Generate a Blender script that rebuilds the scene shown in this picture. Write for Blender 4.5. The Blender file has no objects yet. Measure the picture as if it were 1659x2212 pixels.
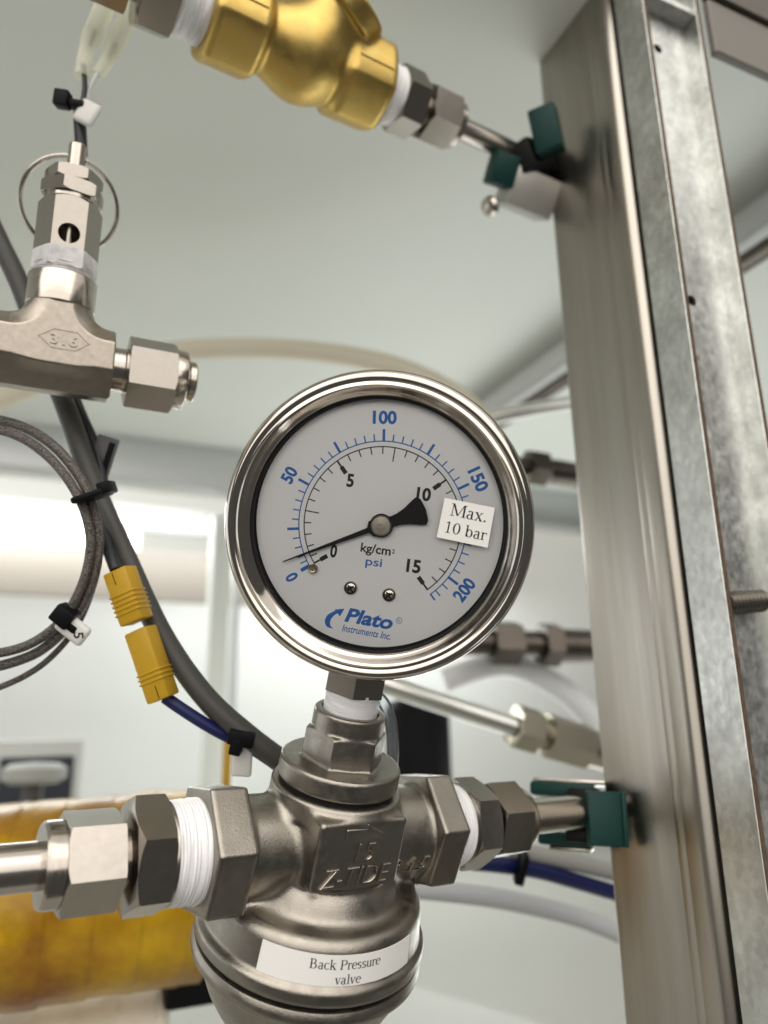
import bpy, bmesh, math, random
import numpy as np
from mathutils import Vector, Matrix

random.seed(7)
sc = bpy.context.scene
COL = sc.collection
MM = 0.001
R_ = math.radians

# ------------------------------------------------------------------ camera
F, CX, CY = 1640.0, 829.5, 1106.0          # photo measured at 1659 x 2212
TH, PHI = R_(15.6), R_(-1.03)
CAM = Vector((0, 0, 1.3))
FWD = Vector((0, math.cos(TH), math.sin(TH)))
_up0 = Vector((0, -math.sin(TH), math.cos(TH)))
RIGHT = Vector((math.cos(PHI), 0, 0)) + math.sin(PHI) * _up0
UP = math.cos(PHI) * _up0 - math.sin(PHI) * Vector((1, 0, 0))
cam_d = bpy.data.cameras.new("camera")
cam = bpy.data.objects.new("camera", cam_d)
COL.objects.link(cam)
cam.matrix_world = Matrix(((RIGHT.x, UP.x, -FWD.x, CAM.x), (RIGHT.y, UP.y, -FWD.y, CAM.y),
                           (RIGHT.z, UP.z, -FWD.z, CAM.z), (0, 0, 0, 1)))
cam_d.sensor_fit = 'VERTICAL'
cam_d.sensor_height = 36.0
cam_d.lens = F / 2212.0 * 36.0
cam_d.clip_start, cam_d.clip_end = 0.01, 20.0
cam_d.dof.use_dof = True
cam_d.dof.focus_distance = 0.175
cam_d.dof.aperture_fstop = 9.4
sc.camera = cam

# ------------------------------------------------------------------ world and lamps
w = bpy.data.worlds.new("World"); sc.world = w; w.use_nodes = True
bg = w.node_tree.nodes["Background"]
bg.inputs[0].default_value = (0.86, 0.84, 0.80, 1)
bg.inputs[1].default_value = 0.08
sc.view_settings.view_transform = 'Standard'
sc.view_settings.look = 'None'
sc.view_settings.exposure = 0.50
sc.view_settings.gamma = 1.0
sc.view_settings.use_curve_mapping = False


def D(x, y, z):
    return (RIGHT * x + UP * y + FWD * z).normalized()


def P(x, y, d):
    return CAM + MM * d * (RIGHT * ((x - CX) / F) + UP * ((CY - y) / F) + FWD)


def area_lamp(name, loc, target, sx, sy, power, col):
    l = bpy.data.lights.new(name, 'AREA'); l.shape = 'RECTANGLE'
    l.size, l.size_y, l.energy, l.color = sx, sy, power, col
    o = bpy.data.objects.new(name, l); COL.objects.link(o)
    o.location = loc
    o.rotation_euler = (Vector(target) - Vector(loc)).to_track_quat('-Z', 'Y').to_euler()
    return o


GP = P(812, 1137, 165)
area_lamp("room_light", (0.1, -1.15, 2.15), (0.1, 0.2, 1.55), 3.4, 2.4, 37, (1.0, 0.955, 0.895))
area_lamp("overhead_light", (0.15, -0.30, 2.35), (0.1, 0.15, 1.3), 3.0, 1.9, 13, (1.0, 0.955, 0.895))
area_lamp("side_light", (-1.0, 0.25, 1.5), GP, 0.9, 1.0, 2.4, (0.95, 0.98, 1.0))
area_lamp("cabinet_light", (-0.15, 0.95, 1.545), (-0.12, 0.9, 1.0), 0.9, 0.18, 2.6, (0.95, 1.0, 0.99))
area_lamp("added_uplight", (0.14, 0.62, 1.115), (0.02, 0.50, 1.6), 0.7, 0.5, 1.9, (0.96, 1.0, 0.98))  # added lamp shining up for the ceiling glow; no fixture stands there

# ------------------------------------------------------------------ object helpers
WM = {}


def frame(o, z, x):
    z = z.normalized(); x = (x - z * x.dot(z)).normalized(); y = z.cross(x)
    return Matrix(((x.x, y.x, z.x, o.x), (x.y, y.y, z.y, o.y), (x.z, y.z, z.z, o.z), (0, 0, 0, 1)))


def tag(o, label=None, cat=None, group=None, kind=None):
    if label: o['label'] = label
    if cat: o['category'] = cat
    if group: o['group'] = group
    if kind: o['kind'] = kind
    return o


def thing(name, label, cat, M, group=None):
    o = bpy.data.objects.new(name, None); COL.objects.link(o)
    o.empty_display_size = 0.01
    o.matrix_world = M; WM[o.name] = M.copy()
    return tag(o, label, cat, group)


class G:
    def __init__(s): s.v = []; s.f = []
    def add(s, vf, M=None):
        v, f = vf; b = len(s.v)
        if M is not None: v = [M @ Vector(p) for p in v]
        s.v.extend([tuple(p) for p in v]); s.f.extend([tuple(i + b for i in q) for q in f])
        return s


def obj(name, geo, mat, parent=None, M=None, smooth=32, label=None):
    if not isinstance(geo, G): geo = G().add(geo)
    me = bpy.data.meshes.new(name)
    me.from_pydata([(p[0] * MM, p[1] * MM, p[2] * MM) for p in geo.v], [], geo.f)
    me.validate()
    if smooth:
        me.polygons.foreach_set("use_smooth", [True] * len(me.polygons))
        if smooth < 180: me.set_sharp_from_angle(angle=R_(smooth))
    me.materials.append(mat)
    o = bpy.data.objects.new(name, me); COL.objects.link(o)
    if M is None: M = WM[parent.name] if parent else Matrix.Identity(4)
    WM[o.name] = M.copy()
    if parent:
        o.parent = parent
        o.matrix_basis = WM[parent.name].inverted() @ M
    else:
        o.matrix_world = M
    if label: o['label'] = label
    return o


def T(x=0, y=0, z=0): return Matrix.Translation((x, y, z))
def RX(a): return Matrix.Rotation(R_(a), 4, 'X')
def RY(a): return Matrix.Rotation(R_(a), 4, 'Y')
def RZ(a): return Matrix.Rotation(R_(a), 4, 'Z')
def TM(M, x=0, y=0, z=0): return M @ Matrix.Translation((x * MM, y * MM, z * MM))


# ------------------------------------------------------------------ shapes (mm)
def lathe(prof, seg=64, wob=None):
    v, f = [], []; n = len(prof)
    for i in range(seg):
        a = 2 * math.pi * i / seg; c, s = math.cos(a), math.sin(a)
        for j, (r, z) in enumerate(prof):
            rr = r if wob is None else r + wob(a, j, n)
            v.append((rr * c, rr * s, z))
    for i in range(seg):
        k = (i + 1) % seg
        for j in range(n - 1):
            f.append((i * n + j, k * n + j, k * n + j + 1, i * n + j + 1))
    if prof[0][0] > 1e-6: f.append(tuple(i * n for i in range(seg))[::-1])
    if prof[-1][0] > 1e-6: f.append(tuple(i * n + n - 1 for i in range(seg)))
    return v, f


def ring(prof, seg=96):
    """closed profile revolved"""
    v, f = [], []; n = len(prof)
    for i in range(seg):
        a = 2 * math.pi * i / seg
        for r, z in prof: v.append((r * math.cos(a), r * math.sin(a), z))
    for i in range(seg):
        k = (i + 1) % seg
        for j in range(n):
            f.append((i * n + j, k * n + j, k * n + (j + 1) % n, i * n + (j + 1) % n))
    return v, f


def hexnut(af, z0, z1, e0=None, e1=None, rot=0, n=6, sub=10, slope=30):
    """hex bar along z, chamfered to radius e0 / e1 at its ends; facet normal at angle rot"""
    v, f = [], []; N = n * sub; step = 2 * math.pi / n
    tn = math.tan(R_(slope))
    for i in range(N):
        a = step * i / sub
        rh = af / 2 / math.cos((a % step) - step / 2)
        ang = a + R_(rot) + step / 2
        c, s = math.cos(ang), math.sin(ang)
        r0 = min(rh, e0 if e0 else 9e9); r1 = min(rh, e1 if e1 else 9e9)
        for r, z in ((r0, z0), (rh, z0 + (rh - r0) * tn), (rh, z1 - (rh - r1) * tn), (r1, z1)):
            v.append((r * c, r * s, z))
    for i in range(N):
        k = (i + 1) % N
        for j in range(3): f.append((i * 4 + j, k * 4 + j, k * 4 + j + 1, i * 4 + j + 1))
    f.append(tuple(i * 4 for i in range(N))[::-1]); f.append(tuple(i * 4 + 3 for i in range(N)))
    return v, f


def box(sx, sy, sz, bev=0.0, seg=2, c=(0, 0, 0)):
    bm = bmesh.new()
    bmesh.ops.create_cube(bm, size=1)
    for q in bm.verts: q.co = Vector((q.co.x * sx, q.co.y * sy, q.co.z * sz))
    if bev: bmesh.ops.bevel(bm, geom=bm.edges[:], offset=bev, segments=seg, profile=0.5, affect='EDGES')
    bm.verts.index_update()
    v = [(q.co.x + c[0], q.co.y + c[1], q.co.z + c[2]) for q in bm.verts]
    f = [tuple(q.index for q in fc.verts) for fc in bm.faces]
    bm.free()
    return v, f


def catmull(pts, n=10, closed=False):
    pts = [Vector(p) for p in pts]; out = []; L = len(pts)
    for i in range(L if closed else L - 1):
        if closed: p0, p1, p2, p3 = (pts[(i + k) % L] for k in (-1, 0, 1, 2))
        else: p0, p1, p2, p3 = pts[max(i - 1, 0)], pts[i], pts[i + 1], pts[min(i + 2, L - 1)]
        for k in range(n):
            t = k / n
            out.append(0.5 * ((2 * p1) + (p2 - p0) * t + (2 * p0 - 5 * p1 + 4 * p2 - p3) * t * t + (3 * p1 - p0 - 3 * p2 + p3) * t ** 3))
    if not closed: out.append(pts[-1])
    return out


def sweep(pts, r, seg=16, n=10, closed=False, smooth=True, cap=True):
    c = catmull(pts, n, closed) if smooth else [Vector(p) for p in pts]
    L = len(c); v, f = [], []
    t0 = (c[1] - c[0]).normalized()
    nrm = t0.orthogonal().normalized()
    for i in range(L):
        if closed: t = (c[(i + 1) % L] - c[i - 1]).normalized()
        else: t = (c[min(i + 1, L - 1)] - c[max(i - 1, 0)]).normalized()
        nrm = (nrm - t * nrm.dot(t)).normalized(); bn = t.cross(nrm)
        rr = r(i / (L - 1)) if callable(r) else r
        for k in range(seg):
            a = 2 * math.pi * k / seg
            v.append(c[i] + nrm * (rr * math.cos(a)) + bn * (rr * math.sin(a)))
    for i in range(L if closed else L - 1):
        j = (i + 1) % L
        for k in range(seg):
            q = (k + 1) % seg
            f.append((i * seg + k, i * seg + q, j * seg + q, j * seg + k))
    if not closed and cap:
        f.append(tuple(range(seg))[::-1]); f.append(tuple((L - 1) * seg + k for k in range(seg)))
    return [tuple(p) for p in v], f


def prism(poly, z0, z1):
    n = len(poly)
    v = [(x, y, z0) for x, y in poly] + [(x, y, z1) for x, y in poly]
    f = [tuple(range(n))[::-1], tuple(range(n, 2 * n))]
    for i in range(n):
        k = (i + 1) % n
        f.append((i, k, n + k, n + i))
    return v, f


def text(s, h=None, wd=None, bold=0.0, shear=0.0, ext=0.0, space=1.0, bev=0.0):
    """lettering centred on the origin in xy, in mm"""
    cu = bpy.data.curves.new("lettering", 'FONT')
    cu.body = s; cu.size = 1.0; cu.offset = bold; cu.shear = shear; cu.extrude = 0.5 if ext else 0.0
    if bev: cu.bevel_depth = bev; cu.bevel_resolution = 1; cu.extrude = .01; ext = 0
    cu.space_character = space; cu.resolution_u = 4
    o = bpy.data.objects.new("lettering", cu); COL.objects.link(o)
    dg = bpy.context.evaluated_depsgraph_get()
    me = bpy.data.meshes.new_from_object(o.evaluated_get(dg))
    v = [tuple(q.co) for q in me.vertices]; f = [tuple(q.vertices) for q in me.polygons]
    bpy.data.meshes.remove(me); bpy.data.objects.remove(o); bpy.data.curves.remove(cu)
    xs = [p[0] for p in v]; ys = [p[1] for p in v]
    cx, cy = (min(xs) + max(xs)) / 2, (min(ys) + max(ys)) / 2
    sy = (h / (max(ys) - min(ys))) if h else wd / (max(xs) - min(xs))
    sx = (wd / (max(xs) - min(xs))) if wd else sy
    return [((x - cx) * sx, (y - cy) * sy, z * (ext if not bev else sy * 2.2)) for x, y, z in v], f


# serif lettering drawn stroke by stroke (em units)
def _arc(cx, cy, rx, ry, a0, a1, w0=.035, w1=.1, n=14):
    pts, ws = [], []
    for i in range(n + 1):
        a = R_(a0 + (a1 - a0) * i / n)
        pts.append((cx + rx * math.cos(a), cy + ry * math.sin(a)))
        ws.append(w0 + (w1 - w0) * abs(math.cos(a)) ** 1.5)
    return pts, ws


def _ln(x0, y0, x1, y1, w): return [(x0, y0), (x1, y1)], [w, w]
def _sf(x0, x1, y): return _ln(x0, y, x1, y, .035)


SERIF = {
    'M': (.89, [_ln(.13, 0, .13, .66, .045), _ln(.15, .66, .44, .04, .1), _ln(.44, .04, .72, .66, .045), _ln(.75, 0, .75, .66, .1),
                _sf(.02, .25, .015), _sf(.63, .87, .015), _sf(.02, .18, .645), _sf(.71, .87, .645)]),
    'a': (.44, [_arc(.2, .33, .1, .11, 165, 0), _ln(.3, .33, .3, .06, .09), _arc(.36, .08, .06, .07, 180, 310, .03, .06), _arc(.19, .12, .13, .12, 55, 345, .035, .09)]),
    'b': (.48, [_ln(.09, 0, .09, .68, .09), _arc(.24, .22, .15, .22, 160, -160), _sf(.0, .1, .665)]),
    'c': (.42, [_arc(.22, .225, .17, .22, 45, 315)]),
    'e': (.43, [_arc(.22, .225, .17, .22, 5, 315), _ln(.06, .26, .38, .26, .035)]),
    'k': (.49, [_ln(.1, 0, .1, .68, .09), _ln(.12, .19, .35, .43, .04), _ln(.2, .27, .42, .01, .09), _sf(.01, .2, .015), _sf(.3, .49, .015), _sf(.25, .45, .435), _sf(.0, .1, .665)]),
    'l': (.26, [_ln(.13, 0, .13, .68, .09), _sf(.02, .24, .015), _sf(.02, .13, .665)]),
    'r': (.34, [_ln(.1, 0, .1, .44, .09), _arc(.24, .28, .14, .14, 165, 50, .04, .08), _ln(.29, .39, .33, .36, .07), _sf(.01, .21, .015), _sf(.0, .1, .43)]),
    's': (.37, [_arc(.18, .335, .11, .105, 30, 270), _arc(.18, .115, .12, .11, 90, -150)]),
    'u': (.48, [_ln(.1, .44, .1, .13, .09), _arc(.21, .14, .11, .13, 180, 330), _ln(.36, .44, .36, .01, .09), _sf(.0, .1, .43), _sf(.27, .36, .43), _sf(.36, .46, .015)]),
    'v': (.45, [_ln(.07, .44, .22, .01, .09), _ln(.22, .01, .38, .44, .04), _sf(.0, .17, .43), _sf(.29, .45, .43)]),
    'x': (.46, [_ln(.08, .44, .38, 0, .09), _ln(.37, .44, .08, 0, .04), _sf(.0, .18, .43), _sf(.28, .45, .43), _sf(.0, .17, .015), _sf(.28, .46, .015)]),
    'B': (.63, [_ln(.14, 0, .14, .66, .1), _arc(.28, .5, .16, .15, 90, -90), _arc(.3, .18, .2, .17, 90, -90), _ln(.03, .645, .3, .645, .035), _ln(.12, .35, .3, .35, .035), _ln(.03, .015, .3, .015, .035)]),
    'P': (.57, [_ln(.14, 0, .14, .66, .1), _arc(.3, .485, .19, .165, 90, -90), _ln(.03, .645, .3, .645, .035), _ln(.12, .32, .3, .32, .035), _sf(.03, .25, .015)]),
    '1': (.5, [_ln(.27, 0, .27, .66, .085), _ln(.27, .645, .13, .57, .045), _sf(.14, .4, .015)]),
    '0': (.5, [_arc(.25, .33, .17, .31, 0, 360, .035, .1, 24)]),
    '.': (.25, [_ln(.07, .05, .17, .05, .1)]),
    ' ': (.27, []),
}


def serif(s, em):
    v, f = [], []; x = 0.0
    for ch in s:
        adv, strokes = SERIF[ch]
        for pts, ws in strokes:
            b = len(v)
            for i, p in enumerate(pts):
                q0, q1 = pts[max(i - 1, 0)], pts[min(i + 1, len(pts) - 1)]
                dx, dy = q1[0] - q0[0], q1[1] - q0[1]; l = math.hypot(dx, dy) or 1
                nx, ny = -dy / l * ws[i] / 2, dx / l * ws[i] / 2
                v += [(x + p[0] + nx, p[1] + ny, 0), (x + p[0] - nx, p[1] - ny, 0)]
            for i in range(len(pts) - 1): f.append((b + 2 * i, b + 2 * i + 1, b + 2 * i + 3, b + 2 * i + 2))
        x += adv
    return [((p[0] - x / 2) * em, (p[1] - .3) * em, 0) for p in v], f


# signed-distance solids for castings and forgings
def smin(a, b, k):
    h = np.clip(0.5 + 0.5 * (b - a) / k, 0, 1)
    return b * (1 - h) + a * h - k * h * (1 - h)


def s_cyl(r, c0, c1, rc, ax, rnd=0.0):
    """capped cylinder: radial distance r, axial coordinate ax in [c0, c1]"""
    dr = r - rc + rnd; da = np.abs(ax - (c0 + c1) / 2) - (c1 - c0) / 2 + rnd
    return np.minimum(np.maximum(dr, da), 0) + np.sqrt(np.maximum(dr, 0) ** 2 + np.maximum(da, 0) ** 2) - rnd


def s_poly2(a, b, af, rot, n=6):
    d = None
    for i in range(n):
        t = R_(rot) + 2 * math.pi * i / n
        q = a * math.cos(t) + b * math.sin(t) - af / 2
        d = q if d is None else np.maximum(d, q)
    return d


def s_ext(d2, ax, c0, c1, rnd=0.0):
    da = np.abs(ax - (c0 + c1) / 2) - (c1 - c0) / 2 + rnd; d2 = d2 + rnd
    return np.minimum(np.maximum(d2, da), 0) + np.sqrt(np.maximum(d2, 0) ** 2 + np.maximum(da, 0) ** 2) - rnd


def s_box(x, y, z, c, hs, rnd=0.0):
    q = [np.abs(p - c[i]) - hs[i] + rnd for i, p in enumerate((x, y, z))]
    m = np.maximum(np.maximum(q[0], q[1]), q[2])
    return np.sqrt(sum(np.maximum(t, 0) ** 2 for t in q)) + np.minimum(m, 0) - rnd


def surfnets(fn, lo, hi, h):
    ax = [np.arange(lo[i], hi[i] + h, h, dtype=np.float32) for i in range(3)]
    X, Y, Z = np.meshgrid(*ax, indexing='ij')
    d = fn(X, Y, Z).astype(np.float32); s = d < 0
    n = np.array(d.shape)
    cnt = sum(s[i:n[0] - 1 + i, j:n[1] - 1 + j, k:n[2] - 1 + k].astype(np.int8) for i in (0, 1) for j in (0, 1) for k in (0, 1))
    act = np.argwhere((cnt > 0) & (cnt < 8))
    idx = -np.ones(n - 1, dtype=np.int64); idx[tuple(act.T)] = np.arange(len(act))
    pos = np.zeros((len(act), 3)); num = np.zeros(len(act))
    for a in range(3):
        for u in (0, 1):
            for w_ in (0, 1):
                o0 = np.zeros(3, int); oth = [i for i in range(3) if i != a]
                o0[oth[0]], o0[oth[1]] = u, w_
                o1 = o0.copy(); o1[a] = 1
                d0 = d[tuple((act + o0).T)]; d1 = d[tuple((act + o1).T)]
                cr = (d0 < 0) != (d1 < 0)
                t = np.where(cr, d0 / np.where(cr, d0 - d1, 1), 0)
                p = act + o0 + np.outer(t, (o1 - o0))
                pos[cr] += p[cr]; num[cr] += 1
    v = pos / num[:, None] * h + np.array(lo)
    for _ in range(2):
        e = h * .3; g = np.zeros_like(v)
        d0 = fn(v[:, 0], v[:, 1], v[:, 2])
        for a in range(3):
            q = v.copy(); q[:, a] += e; q2 = v.copy(); q2[:, a] -= e
            g[:, a] = (fn(q[:, 0], q[:, 1], q[:, 2]) - fn(q2[:, 0], q2[:, 1], q2[:, 2])) / (2 * e)
        st = (d0 / np.maximum((g ** 2).sum(1), .2))[:, None] * g
        v -= np.clip(st, -h * .4, h * .4)
    F_ = []
    for a in range(3):
        b, c = (a + 1) % 3, (a + 2) % 3
        sl0 = [slice(None)] * 3; sl1 = [slice(None)] * 3
        sl0[a] = slice(0, -1); sl1[a] = slice(1, None)
        x = np.argwhere(s[tuple(sl0)] != s[tuple(sl1)])
        x = x[(x[:, b] > 0) & (x[:, c] > 0) & (x[:, b] < n[b] - 1) & (x[:, c] < n[c] - 1)]
        q = []
        for db, dc in ((-1, -1), (0, -1), (0, 0), (-1, 0)):
            y = x.copy(); y[:, b] += db; y[:, c] += dc
            q.append(idx[tuple(y.T)])
        q = np.stack(q, 1)
        fl = ~s[tuple(x.T)]
        q[fl] = q[fl][:, ::-1]
        F_.append(q)
    F_ = np.concatenate(F_)
    return [tuple(p) for p in v], [tuple(int(i) for i in q) for q in F_]


# ------------------------------------------------------------------ materials
def mat(name, col, rough=0.5, metal=0.0, noise=None, rvar=0.0, bump=None, var=0.0, col2=None, cscale=300, stretch=(1, 1, 1),
        coat=0.0, ior=1.45, spec=None, trans=0.0, sss=0.0):
    m = bpy.data.materials.new(name); m.use_nodes = True
    nt = m.node_tree; b = nt.nodes["Principled BSDF"]; L = nt.links.new
    b.inputs["Base Color"].default_value = (*col, 1); b.inputs["Roughness"].default_value = rough
    b.inputs["Metallic"].default_value = metal; b.inputs["IOR"].default_value = ior
    b.inputs["Coat Weight"].default_value = coat
    b.inputs["Transmission Weight"].default_value = trans
    if spec is not None: b.inputs["Specular IOR Level"].default_value = spec
    if sss:
        b.inputs["Subsurface Weight"].default_value = sss
        b.inputs["Subsurface Radius"].default_value = (1, .9, .8)
        b.inputs["Subsurface Scale"].default_value = 0.002
    tc = nt.nodes.new("ShaderNodeTexCoord")
    mp = nt.nodes.new("ShaderNodeMapping"); mp.inputs["Scale"].default_value = stretch
    L(tc.outputs["Object"], mp.inputs["Vector"])

    def nz(scale, detail=4, rgh=.6):
        t = nt.nodes.new("ShaderNodeTexNoise"); t.inputs["Scale"].default_value = scale
        t.inputs["Detail"].default_value = detail; t.inputs["Roughness"].default_value = rgh
        L(mp.outputs[0], t.inputs["Vector"]); return t
    if col2 is not None or var:
        t = nz(cscale, 5)
        r = nt.nodes.new("ShaderNodeValToRGB")
        r.color_ramp.elements[0].position, r.color_ramp.elements[1].position = 0.33, 0.67
        c2 = col2 if col2 is not None else tuple(c * (1 - var) for c in col)
        r.color_ramp.elements[0].color = (*c2, 1); r.color_ramp.elements[1].color = (*col, 1)
        L(t.outputs["Fac"], r.inputs[0]); L(r.outputs[0], b.inputs["Base Color"])
    if rvar:
        t = nz(cscale * 1.7, 5)
        mr = nt.nodes.new("ShaderNodeMapRange")
        mr.inputs["From Min"].default_value, mr.inputs["From Max"].default_value = .3, .7
        mr.inputs["To Min"].default_value, mr.inputs["To Max"].default_value = max(rough - rvar, .02), rough + rvar
        L(t.outputs["Fac"], mr.inputs["Value"]); L(mr.outputs[0], b.inputs["Roughness"])
    if bump:
        t = nz(bump[0], 3)
        bp = nt.nodes.new("ShaderNodeBump"); bp.inputs["Strength"].default_value = bump[1]
        bp.inputs["Distance"].default_value = bump[2] * MM
        L(t.outputs["Fac"], bp.inputs["Height"]); L(bp.outputs[0], b.inputs["Normal"])
    return m


def emit(name, col, s):
    m = bpy.data.materials.new(name); m.use_nodes = True
    nt = m.node_tree; nt.nodes.remove(nt.nodes["Principled BSDF"])
    e = nt.nodes.new("ShaderNodeEmission"); e.inputs[0].default_value = (*col, 1); e.inputs[1].default_value = s
    nt.links.new(e.outputs[0], nt.nodes["Material Output"].inputs[0])
    return m


CAST = mat("blasted cast steel", (.315, .29, .252), .35, 1, rvar=.08, bump=(2500, .7, .08), var=.14, cscale=220)
LETT = mat("edge lit raised steel", (.42, .375, .32), .27, 1, bump=(2000, .15, .05))  # lighter than the cast steel: light on the letter edges put into colour
MACH = mat("machined steel", (.355, .325, .288), .24, 1, rvar=.025, bump=(260, .03, .03), var=.05, cscale=420)
FORG = mat("forged steel", (.36, .32, .272), .36, 1, rvar=.08, bump=(1500, .28, .07), var=.14, cscale=500)
BRUSH = mat("turned steel", (.46, .42, .37), .20, 1, rvar=.06, bump=(1400, .12, .02), stretch=(.08, .08, 3), var=.08, cscale=600)
TUBE = mat("drawn steel tube", (.48, .44, .40), .22, 1, rvar=.05, bump=(700, .10, .02), stretch=(3, 3, .06), var=.08, cscale=500)
POLISH = mat("polished steel", (.55, .505, .45), .10, 1, rvar=.04, var=.06, cscale=140)
CASE = mat("case steel", (.50, .46, .41), .25, 1, rvar=.05)
STRUT = mat("stainless strut", (.385, .36, .318), .33, 1, rvar=.05, col2=(.32, .295, .255), cscale=150, stretch=(1, 1, .05), bump=(60, .05, .1))
GALV = mat("galvanised sheet", (.66, .67, .64), .40, 1, rvar=.10, col2=(.56, .57, .55), cscale=260, stretch=(1, 1, .8), bump=(700, .12, .06))
def spangle(m):
    nt = m.node_tree; L = nt.links.new; b = nt.nodes["Principled BSDF"]
    mp = [n for n in nt.nodes if n.type == 'MAPPING'][0]
    old = b.inputs["Base Color"].links[0].from_socket
    v = nt.nodes.new("ShaderNodeTexVoronoi"); v.inputs["Scale"].default_value = 650; L(mp.outputs[0], v.inputs["Vector"])
    n2 = nt.nodes.new("ShaderNodeTexNoise"); n2.inputs["Scale"].default_value = 55; n2.inputs["Detail"].default_value = 6; L(mp.outputs[0], n2.inputs["Vector"])
    r1 = nt.nodes.new("ShaderNodeMapRange"); r1.inputs["To Min"].default_value = .90; r1.inputs["To Max"].default_value = 1.08
    sx = nt.nodes.new("ShaderNodeSeparateColor"); L(v.outputs["Color"], sx.inputs[0]); L(sx.outputs[0], r1.inputs["Value"])
    r2 = nt.nodes.new("ShaderNodeMapRange"); r2.inputs["From Min"].default_value = .35; r2.inputs["From Max"].default_value = .6
    r2.inputs["To Min"].default_value = .80; r2.inputs["To Max"].default_value = 1.04; L(n2.outputs["Fac"], r2.inputs["Value"])
    mu = nt.nodes.new("ShaderNodeMath"); mu.operation = 'MULTIPLY'; L(r1.outputs[0], mu.inputs[0]); L(r2.outputs[0], mu.inputs[1])
    vm = nt.nodes.new("ShaderNodeVectorMath"); vm.operation = 'SCALE'; L(old, vm.inputs[0]); L(mu.outputs[0], vm.inputs["Scale"])
    L(vm.outputs[0], b.inputs["Base Color"])


spangle(GALV)
RUST = mat("cut sheet edge", (.13, .085, .055), .75, .2, var=.5, cscale=500)
BRASS = mat("sandblasted brass", (.52, .385, .13), .42, 1, rvar=.08, bump=(2200, .30, .06), col2=(.56, .38, .11), cscale=150)
TAPE = mat("thread tape", (.86, .85, .86), .45, 0, bump=(500, .35, .25), stretch=(.25, .25, 3), sss=.25, var=.16, cscale=260)
TAPE2 = mat("smeared thread tape", (.66, .65, .65), .40, 0, bump=(260, .6, .5), sss=.15, col2=(.42, .41, .41), cscale=190)
BLACK = mat("black plastic", (.004, .004, .005), .5, spec=.15)
RUBBER = mat("black rubber", (.006, .006, .006), .5, spec=.2)
NEEDLE = mat("matt black paint", (.007, .006, .006), .55, spec=.2)
GREEN = mat("green plastic", (.0015, .032, .027), .5, spec=.3, var=.15, cscale=200)
YEL = mat("yellow plastic", (.46, .27, .010), .42, var=.12, cscale=150, bump=(600, .08, .05))
GREYC = mat("grey cable sheath", (.052, .050, .045), .5, var=.08, cscale=120)
GREY2 = mat("light grey cable sheath", (.33, .33, .31), .5)
BLUE = mat("dark blue cable sheath", (.006, .010, .075), .42)
BLKC = mat("black cable sheath", (.015, .017, .019), .42)
TAGM = mat("off white tag plastic", (.62, .61, .58), .45)
TAGD = mat("dark grey tag plastic", (.10, .10, .105), .45)
WHITE = mat("white painted panel", (.73, .75, .705), .38, var=.03, cscale=6)
WHITE2 = mat("white enamel", (.60, .61, .585), .4, var=.04, cscale=5)
BEIGE = mat("beige board", (.30, .265, .23), .5)
DIAL = mat("white dial enamel", (.95, .95, .945), .45)
PBLUE = mat("blue dial print", (.018, .15, .52), .5)
PBLACK = mat("black dial print", (.010, .010, .012), .5)
PAPER = mat("white paper label", (.76, .75, .72), .55, bump=(900, .05, .05))
INK = mat("black ink", (.02, .019, .022), .6)
ALU = mat("aluminium frame", (.62, .64, .64), .38, .9, var=.05, cscale=20)
PALE = mat("bright drawn pipe", (.72, .72, .68), .3, 1)
HOSEB = mat("beige hose", (.72, .67, .54), .4, sss=.3)
HOSEW = mat("white hose", (.70, .71, .71), .35)
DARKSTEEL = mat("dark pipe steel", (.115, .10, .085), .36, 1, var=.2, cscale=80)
WRAP = mat("yellow pipe wrap", (.56, .345, .006), .30, col2=(.20, .070, .003), cscale=24, stretch=(1, 1, 1), bump=(70, .6, 1.2))
WRAPW = mat("white pipe wrap", (.78, .73, .62), .6, bump=(120, .4, 1.2), var=.15, cscale=60)
DKBLUE = mat("dark blue paint", (.02, .025, .04), .5)


def glass(name, tint=(1, 1, 1), rough=0.0, milk=0.0, milkcol=(.8, .8, .75)):
    m = bpy.data.materials.new(name); m.use_nodes = True
    nt = m.node_tree; nt.nodes.remove(nt.nodes["Principled BSDF"]); L = nt.links.new
    tr = nt.nodes.new("ShaderNodeBsdfTransparent"); tr.inputs[0].default_value = (*tint, 1)
    gl = nt.nodes.new("ShaderNodeBsdfGlossy"); gl.inputs["Roughness"].default_value = rough
    fr = nt.nodes.new("ShaderNodeFresnel"); fr.inputs[0].default_value = 1.5
    mx = nt.nodes.new("ShaderNodeMixShader")
    base = tr.outputs[0]
    if milk:
        df = nt.nodes.new("ShaderNodeBsdfDiffuse"); df.inputs[0].default_value = (*milkcol, 1)
        mm = nt.nodes.new("ShaderNodeMixShader"); mm.inputs[0].default_value = milk
        L(tr.outputs[0], mm.inputs[1]); L(df.outputs[0], mm.inputs[2]); base = mm.outputs[0]
    L(fr.outputs[0], mx.inputs[0]); L(base, mx.inputs[1]); L(gl.outputs[0], mx.inputs[2])
    L(mx.outputs[0], nt.nodes["Material Output"].inputs[0])
    return m


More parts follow.
